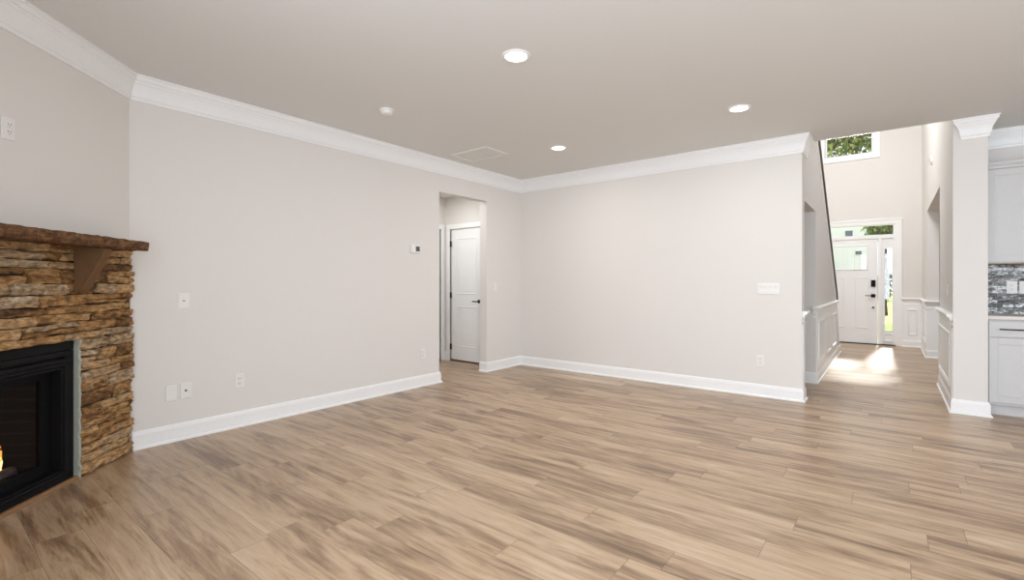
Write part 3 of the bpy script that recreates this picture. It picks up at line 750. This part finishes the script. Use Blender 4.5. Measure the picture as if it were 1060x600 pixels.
# ------------------------------------------------------------------ plates, switches, outlets
# local frame of a wall item: x along the wall, z up, -y out of the wall
FACE = {'left': PI / 2, 'back': 0.0, 'diag': -PI / 4 + PI, 'column': -PI / 2, 'front': 0.0}
def screw(bm, x, z, y=-.0072):
    lathe(bm, [(0, .001), (.003, .001), (.0035, 0)], 10, Matrix.Translation((x, y, z)) @ Matrix.Rotation(PI / 2, 4, 'X'))
def plate(name, wall, loc, label, cat, kind, wd=.075, ht=.118, group=None):
    e = tag(empty(name, loc, FACE[wall]), label, cat, group)
    bm = bx(((-wd / 2, -.007, -ht / 2), (wd / 2, 0, ht / 2)), bev=.003)
    link('cover_plate', bm, M['plate'], e)
    if kind == 'outlet':
        for s in (-1, 1):
            bm = bx(((-.017, -.010, s * .0195 - .0145), (.017, -.006, s * .0195 + .0145)), bev=.003)
            rc = link('receptacle', bm, M['plate'], e)
            bm = bx(((-.009, -.0106, s * .0195 - .001), (-.006, -.009, s * .0195 + .008)), ((.006, -.0106, s * .0195 - .001), (.009, -.009, s * .0195 + .008)), ((-.002, -.0106, s * .0195 - .010), (.002, -.009, s * .0195 - .006)))
            link('slots', bm, M['slot'], rc)
        bm = bmesh.new(); screw(bm, 0, 0); link('screw', bm, M['plate'], e)
    elif kind == 'coax':
        bm = bmesh.new(); lathe(bm, [(0, .012), (.0045, .012), (.0045, .002), (.008, .002), (.008, 0)], 16, Matrix.Translation((0, -.007, 0)) @ Matrix.Rotation(PI / 2, 4, 'X'))
        link('coax_jack', bm, M['slot'], e)
        for s in (-1, 1):
            bm = bmesh.new(); screw(bm, 0, s * .042); link('screw', bm, M['plate'], e)
    elif kind == 'blank':
        for s in (-1, 1):
            bm = bmesh.new(); screw(bm, 0, s * .042); link('screw', bm, M['plate'], e)
    elif kind == 'jack':
        bm = bx(((-.010, -.009, -.010), (.010, -.006, .010)), bev=.002); link('data_jack', bm, M['plate'], e)
        bm = bx(((-.0055, -.0095, -.005), (.0055, -.0085, .005))); link('jack_hole', bm, M['slot'], e)
    elif kind.startswith('rocker'):
        n = int(kind[6:])
        for k in range(n):
            x = (k - (n - 1) / 2) * .046
            bm = bmesh.new(); prism_x(bm, [(-.006, -.033), (-.010, -.033), (-.0075, 0), (-.012, .033), (-.006, .033)], x - .0165, x + .0165)
            link('rocker', bm, M['plate'], e)
    return e
plate('outlet', 'diag', DM @ Vector((-.20, 0, 2.032)), 'white outlet high on angled wall above the mantel', 'outlet', 'outlet')
plate('wall_plate', 'left', (XL, 1.352, 1.078), 'white wall plate at chest height nearest the fireplace', 'wall plate', 'jack')
plate('wall_plate', 'left', (XL, 1.269, .372), 'blank white cover plate low on left wall nearest fireplace', 'wall plate', 'blank')
plate('coax_plate', 'left', (XL, 1.366, .376), 'white plate with dark cable jack right of blank plate', 'wall plate', 'coax')
plate('outlet', 'left', (XL, 1.763, .388), 'white outlet low on left wall right of cable jack', 'outlet', 'outlet')
plate('outlet', 'left', (XL, 3.789, .38), 'white outlet low on wall just left of open doorway', 'outlet', 'outlet')
plate('light_switch', 'left', (XL, 5.098, 1.155), 'white light switch between open doorway and room corner', 'light switch', 'rocker1')
plate('outlet', 'back', (-1.10, YB, .383), 'white outlet low on back wall near its right end', 'outlet', 'outlet')
plate('light_switch', 'back', (-1.024, YB, 1.153), 'wide four gang white switch plate on back wall', 'light switch', 'rocker4', .212, .118)
plate('light_switch', 'column', (XC, 6.583, 1.153), 'white light switch on hall side of the column', 'light switch', 'rocker1')
plate('outlet', 'back', (0.925, YK - .012, 1.172), 'white outlet on mosaic backsplash beside the column', 'outlet', 'outlet', .075, .122)
plate('light_switch', 'back', (1.012, YK - .012, 1.172), 'white switch on mosaic backsplash right of the outlet', 'light switch', 'rocker1', .075, .122)
th = tag(empty('thermostat', (XL, 3.672, 1.607), PI / 2), 'white thermostat with grey screen left of open doorway', 'thermostat')
link('wall_base', bx(((-.078, -.008, -.052), (.078, 0, .052)), bev=.003), M['plate'], th)
link('case', bx(((-.070, -.026, -.045), (.070, -.008, .045)), bev=.006), M['plate'], th)
ts = link('screen', bx(((-.008, -.0268, -.028), (.052, -.0255, .030)), bev=.0004, seg=1), M['screen'], th); ts['label'] = 'dark grey screen'
ch = tag(empty('doorbell_chime', (XC, 9.0, 2.94), -PI / 2), 'white round door chime high on entrance hall wall', 'door chime')
bm = bmesh.new(); lathe(bm, [(0, .024), (.05, .022), (.062, .016), (.066, .006), (.067, 0)], 32, Matrix.Rotation(PI / 2, 4, 'X'))
link('cover', bm, M['plate'], ch, True)
bm = bmesh.new()
for k in range(4): box(bm, (-.03, -.0255, -.03 + k * .018), (.03, -.020, -.026 + k * .018))
link('grille', bm, M['slot'], ch)

# ------------------------------------------------------------------ ceiling fittings
def downlight(x, y, label):
    e = tag(empty('recessed_light', (x, y, H)), label, 'ceiling light', 'recessed lights')
    bm = bmesh.new(); lathe(bm, [(.072, -.004), (.078, -.010), (.088, -.010), (.094, -.004), (.095, 0)], 40); link('trim_ring', bm, M['plate'], e, True)
    bm = bmesh.new(); lathe(bm, [(.073, 0), (.073, -.005), (.045, -.009), (0, -.010)], 40); link('lens', bm, M['lamp'], e, True)
    d = bpy.data.lights.new('downlight', 'AREA'); d.shape = 'DISK'; d.size = .13; d.energy = 11; d.color = (1, .97, .93)
    l = bpy.data.objects.new('downlight', d); C.objects.link(l); l.location = (x, y, H - .02)
downlight(-1.955, 2.519, 'round recessed ceiling light nearest the camera')
downlight(-1.031, 4.470, 'round recessed ceiling light near right end of back wall')
downlight(-2.921, 4.534, 'round recessed ceiling light nearest the back left corner')
sd = tag(empty('smoke_detector', (-3.459, 2.611, H)), 'white round smoke detector on ceiling above left wall', 'smoke detector')
bm = bmesh.new(); lathe(bm, [(.066, 0), (.066, -.012), (.062, -.014)] + [(0, -.014)], 36); link('mounting_base', bm, M['plate'], sd, True)
bm = bmesh.new(); lathe(bm, [(.054, -.014), (.054, -.026), (.048, -.036), (.034, -.042), (0, -.043)], 36); link('sensor_cap', bm, M['plate'], sd, True)
ap = tag(empty('ceiling_access_panel', (-3.80, 4.187, H)), 'flat square access panel set in ceiling corner', 'ceiling panel')
bm = bmesh.new(); frame(bm, [(0, 0), (.003, .009), (.02, .012), (.024, 0)], (0, 0, 0), (-1, 0, 0), (0, 1, 0), -.285, -.195, .285, .195); link('frame', bm, M['ceil'], ap)
link('panel', bx(((-.262, -.172, -.006), (.262, .172, 0)), bev=.002), M['ceil'], ap)

# ------------------------------------------------------------------ kitchen
KX = XK + .004
def shaker(parent, x0, x1, z0, z1, y, name, pull=None, rail=.06):
    """door or drawer front with a recessed middle; y is its front face"""
    bm = bmesh.new(); o = parent.location
    def q(a, b): box(bm, tuple(Vector(a) - o), tuple(Vector(b) - o), .0015, 1)
    q((x0, y, z0), (x0 + rail, y + .02, z1)); q((x1 - rail, y, z0), (x1, y + .02, z1))
    q((x0 + rail, y, z0), (x1 - rail, y + .02, z0 + rail)); q((x0 + rail, y, z1 - rail), (x1 - rail, y + .02, z1)); q((x0 + rail - .002, y + .008, z0 + rail - .002), (x1 - rail + .002, y + .02, z1 - rail + .002))
    d = link(name, bm, M['cab'], parent)
    if pull:
        bm = bmesh.new(); (ax, az), (bx_, bz) = pull
        a = Vector((ax, y - .028, az)) - o; b = Vector((bx_, y - .028, bz)) - o; dr = (b - a).normalized()
        tube(bm, [a, b], .006, 10)
        for p in (a + dr * .02, b - dr * .02): tube(bm, [p, p + Vector((0, .03, 0))], .005, 8)
        link('pull_handle', bm, M['pull'], d)
BYF = 6.215                     # face frame of base units
def base_unit(x0, x1, label):
    e = tag(empty('base_cabinet', ((x0 + x1) / 2, BYF, 0)), label, 'kitchen cabinet', 'kitchen base cabinets'); o = e.location
    def q(a, b): return (tuple(Vector(a) - o), tuple(Vector(b) - o))
    link('carcass', bx(q((x0, BYF, .10), (x1, YK - .004, .878)), bev=.001, seg=1), M['cab'], e)
    link('toe_kick', bx(q((x0, BYF + .055, .0), (x1, YK - .01, .10))), M['cab'], e)
    f0 = x0 + .012
    bm = bx(q((f0, BYF - .021, .725), (x1 - .004, BYF - .001, .865)), bev=.002)
    d = link('drawer_front', bm, M['cab'], e)
    bm = bmesh.new(); cx = (x0 + x1) / 2; a = Vector((cx - .23, BYF - .05, .795)) - o; b = Vector((cx + .16, BYF - .05, .795)) - o
    tube(bm, [a, b], .006, 10)
    for p in (a + Vector((.02, 0, 0)), b - Vector((.02, 0, 0))): tube(bm, [p, p + Vector((0, .03, 0))], .005, 8)
    link('pull_handle', bm, M['pull'], d)
    shaker(e, f0, x1 - .004, .125, .715, BYF - .021, 'door', ((x1 - .05, .50), (x1 - .05, .66)))
base_unit(KX, KX + .62, 'pale grey base cabinet standing against the column')
base_unit(KX + .622, KX + 1.24, 'pale grey base cabinet second from the column')
ct = tag(link('countertop', bx(((KX, 6.185, .88), (KX + 1.26, YK - .014, .915)), bev=.004), M['counter']), 'pale stone countertop on the kitchen base cabinets', 'countertop')
struct(link('trim_8', bx(((KX, YK - .012, .915), (KX + 1.26, YK, 1.40))), M['mosaic']), 'glass mosaic backsplash above the countertop')
UY = 6.40
def wall_unit(x0, x1, label):
    e = tag(empty('wall_cabinet', ((x0 + x1) / 2, UY, 1.405)), label, 'kitchen cabinet', 'kitchen wall cabinets'); o = e.location
    def q(a, b): return (tuple(Vector(a) - o), tuple(Vector(b) - o))
    link('carcass', bx(q((x0, UY, 1.405), (x1, YK - .002, 2.30)), bev=.001, seg=1), M['cab'], e)
    link('underside', bx(q((x0 + .002, UY + .005, 1.398), (x1 - .002, YK - .005, 1.405))), M['under'], e)
    shaker(e, x0 + .012, x1 - .004, 1.412, 2.285, UY - .021, 'door', ((x1 - .05, 1.46), (x1 - .05, 1.62)))
    bm = bmesh.new(); sweep(bm, [(0, 0), (.022, 0), (.024, .014), (.034, .03), (.046, .04), (.048, .055), (0, .055)], [(x1 - o.x, 0), (x0 - o.x, 0)], 2.292 - o.z)
    box(bm, tuple(Vector((x0, UY, 2.292)) - o), tuple(Vector((x1, YK - .002, 2.345)) - o))
    link('top_moulding', bm, M['cab'], e)
wall_unit(KX, KX + .62, 'pale grey wall cabinet hung beside the column')
wall_unit(KX + .622, KX + 1.24, 'pale grey wall cabinet second from the column')

# ------------------------------------------------------------------ outside
GZ = -0.25
struct(link('ground_lawn', bx(((-40, YF + 1.3, GZ - .2), (40, 90, GZ))), M['grass']), 'bright green front lawn')
struct(link('ground_porch', bx(((-3, YF + .15, GZ - .2), (2.2, YF + 1.3, -0.02))), M['concrete']), 'concrete front step')
struct(link('ground_street', bx(((-40, 46, GZ - .1), (40, 47, GZ + .02))), M['asphalt']), 'street beyond the lawn')
def foliage(c, rad, n, size, seed, flat=1.0):
    random.seed(seed); bm = bmesh.new()
    lobes = [(Vector((random.uniform(-.6, .6) * rad[0], random.uniform(-.6, .6) * rad[1], random.uniform(-.6, .6) * rad[2])), random.uniform(.35, .6)) for _ in range(14)]
    for _ in range(n):
        lo, s = random.choice(lobes)
        d = Vector((random.gauss(0, 1), random.gauss(0, 1), random.gauss(0, 1))).normalized() * random.uniform(.55, 1)
        p = lo + Vector((d.x * rad[0] * s, d.y * rad[1] * s, d.z * rad[2] * s))
        m4 = Matrix.Translation(p) @ Matrix.Rotation(random.uniform(0, 6.28), 4, 'Z') @ Matrix.Rotation(random.uniform(-1.4, 1.4), 4, 'X')
        L = size * random.uniform(.7, 1.3); w_ = L * .5
        vs = [bm.verts.new(m4 @ Vector(q)) for q in ((0, 0, 0), (w_ / 2, L * .45, .1 * L), (0, L, 0), (-w_ / 2, L * .45, .1 * L))]
        bm.faces.new(vs)
    return bm
def tree(x, y, h, rad, cz, n, size, seed, label, trunk=.12, group='trees in front garden'):
    e = tag(empty('leafy_tree', (x, y, GZ)), label, 'tree', group)
    bm = bmesh.new(); tube(bm, [(0, 0, 0), (.03, .02, cz * .4), (-.02, 0, cz * .8), (0, 0, cz)], [trunk, trunk * .8, trunk * .65, trunk * .4], 10)
    for k in range(5):
        a = k * 1.3; tube(bm, [(0, 0, cz * .75), (math.cos(a) * rad[0] * .5, math.sin(a) * rad[1] * .5, cz + .3 * rad[2])], [trunk * .4, .02], 8)
    link('trunk', bm, M['bark'], e, True)
    f = link('foliage', foliage(None, rad, n, size, seed), M['leaf'], e, fixn=False); f.location = (0, 0, cz)
    return e
tree(-1.95, 15.6, 8, (2.8, 1.7, 1.9), 6.25, 24000, .15, 3, 'tree close to the house seen through the high window', .13)
tree(-.2, 27.0, 8, (.72, .8, 1.05), 4.15, 2600, .20, 5, 'slim green tree seen through the sidelight and right of transom', .10)
for k, (x, y, a, b, nn) in enumerate(((-.9, 48.8, 1.1, 1.2, 1500), (1.8, 48.8, 1.2, 1.5, 1500), (4.5, 48.8, 1.1, 1.3, 1200))):
    e = tag(empty('shrub', (x, y, GZ)), ('round dark shrub beside the corner of the white house', 'tall dark shrub in the middle of the row beyond the lawn', 'dark shrub farthest right in the row beyond the lawn')[k], 'shrub', 'shrubs beyond the lawn')
    f = link('foliage', foliage(None, (a, 1.0, b), nn, .35, 20 + k), M['leaf'], e, fixn=False); f.location = (0, 0, b * .75)
    bm = bmesh.new(); tube(bm, [(0, 0, 0), (0, 0, b * .8)], .08, 8); link('stem', bm, M['bark'], e)
# white house across the lawn
hs = tag(empty('white_house', (-5.83, 50, GZ)), 'white sided house across the street', 'house')
link('wall', bx(((-9, 0, 0), (5.1, 9, 9.2))), M['siding'], hs)
bm = bmesh.new(); A = [(-9.5, -.5, 9.1), (5.6, -.5, 9.1), (5.6, 9.5, 9.1), (-9.5, 9.5, 9.1)]; v = [bm.verts.new(p) for p in A] + [bm.verts.new((-9.5, 4.5, 12.5)), bm.verts.new((5.6, 4.5, 12.5))]
for q in ((0, 1, 5, 4), (2, 3, 4, 5), (1, 2, 5), (3, 0, 4), (3, 2, 1, 0)): bm.faces.new([v[i] for i in q])
link('roof', bm, M['roof'], hs)
for (x, z, w_, h_) in ((3.6, 6.65, .62, .8), (-.5, 6.65, .62, .8), (-4, 6.65, .62, .8), (4.4, 4.75, .5, .35), (-4, 2.2, .9, 1.6)):
    fr = link('window', bx(((x - w_ / 2 - .1, -.06, z - h_ / 2 - .1), (x + w_ / 2 + .1, .0, z + h_ / 2 + .1)), bev=.02), M['siding'], hs)
    link('pane', bx(((x - w_ / 2, -.075, z - h_ / 2), (x + w_ / 2, -.055, z + h_ / 2))), M['hwin'], fr)
bm = bx(((-.9, -.08, .0), (3.9, -.02, 2.9)))
for k in range(4): box(bm, (-.8, -.1, .1 + k * .7), (3.8, -.07, .75 + k * .7), .02)
link('garage_door', bm, M['siding'], hs)
hs.scale = (.833, .833, .833)
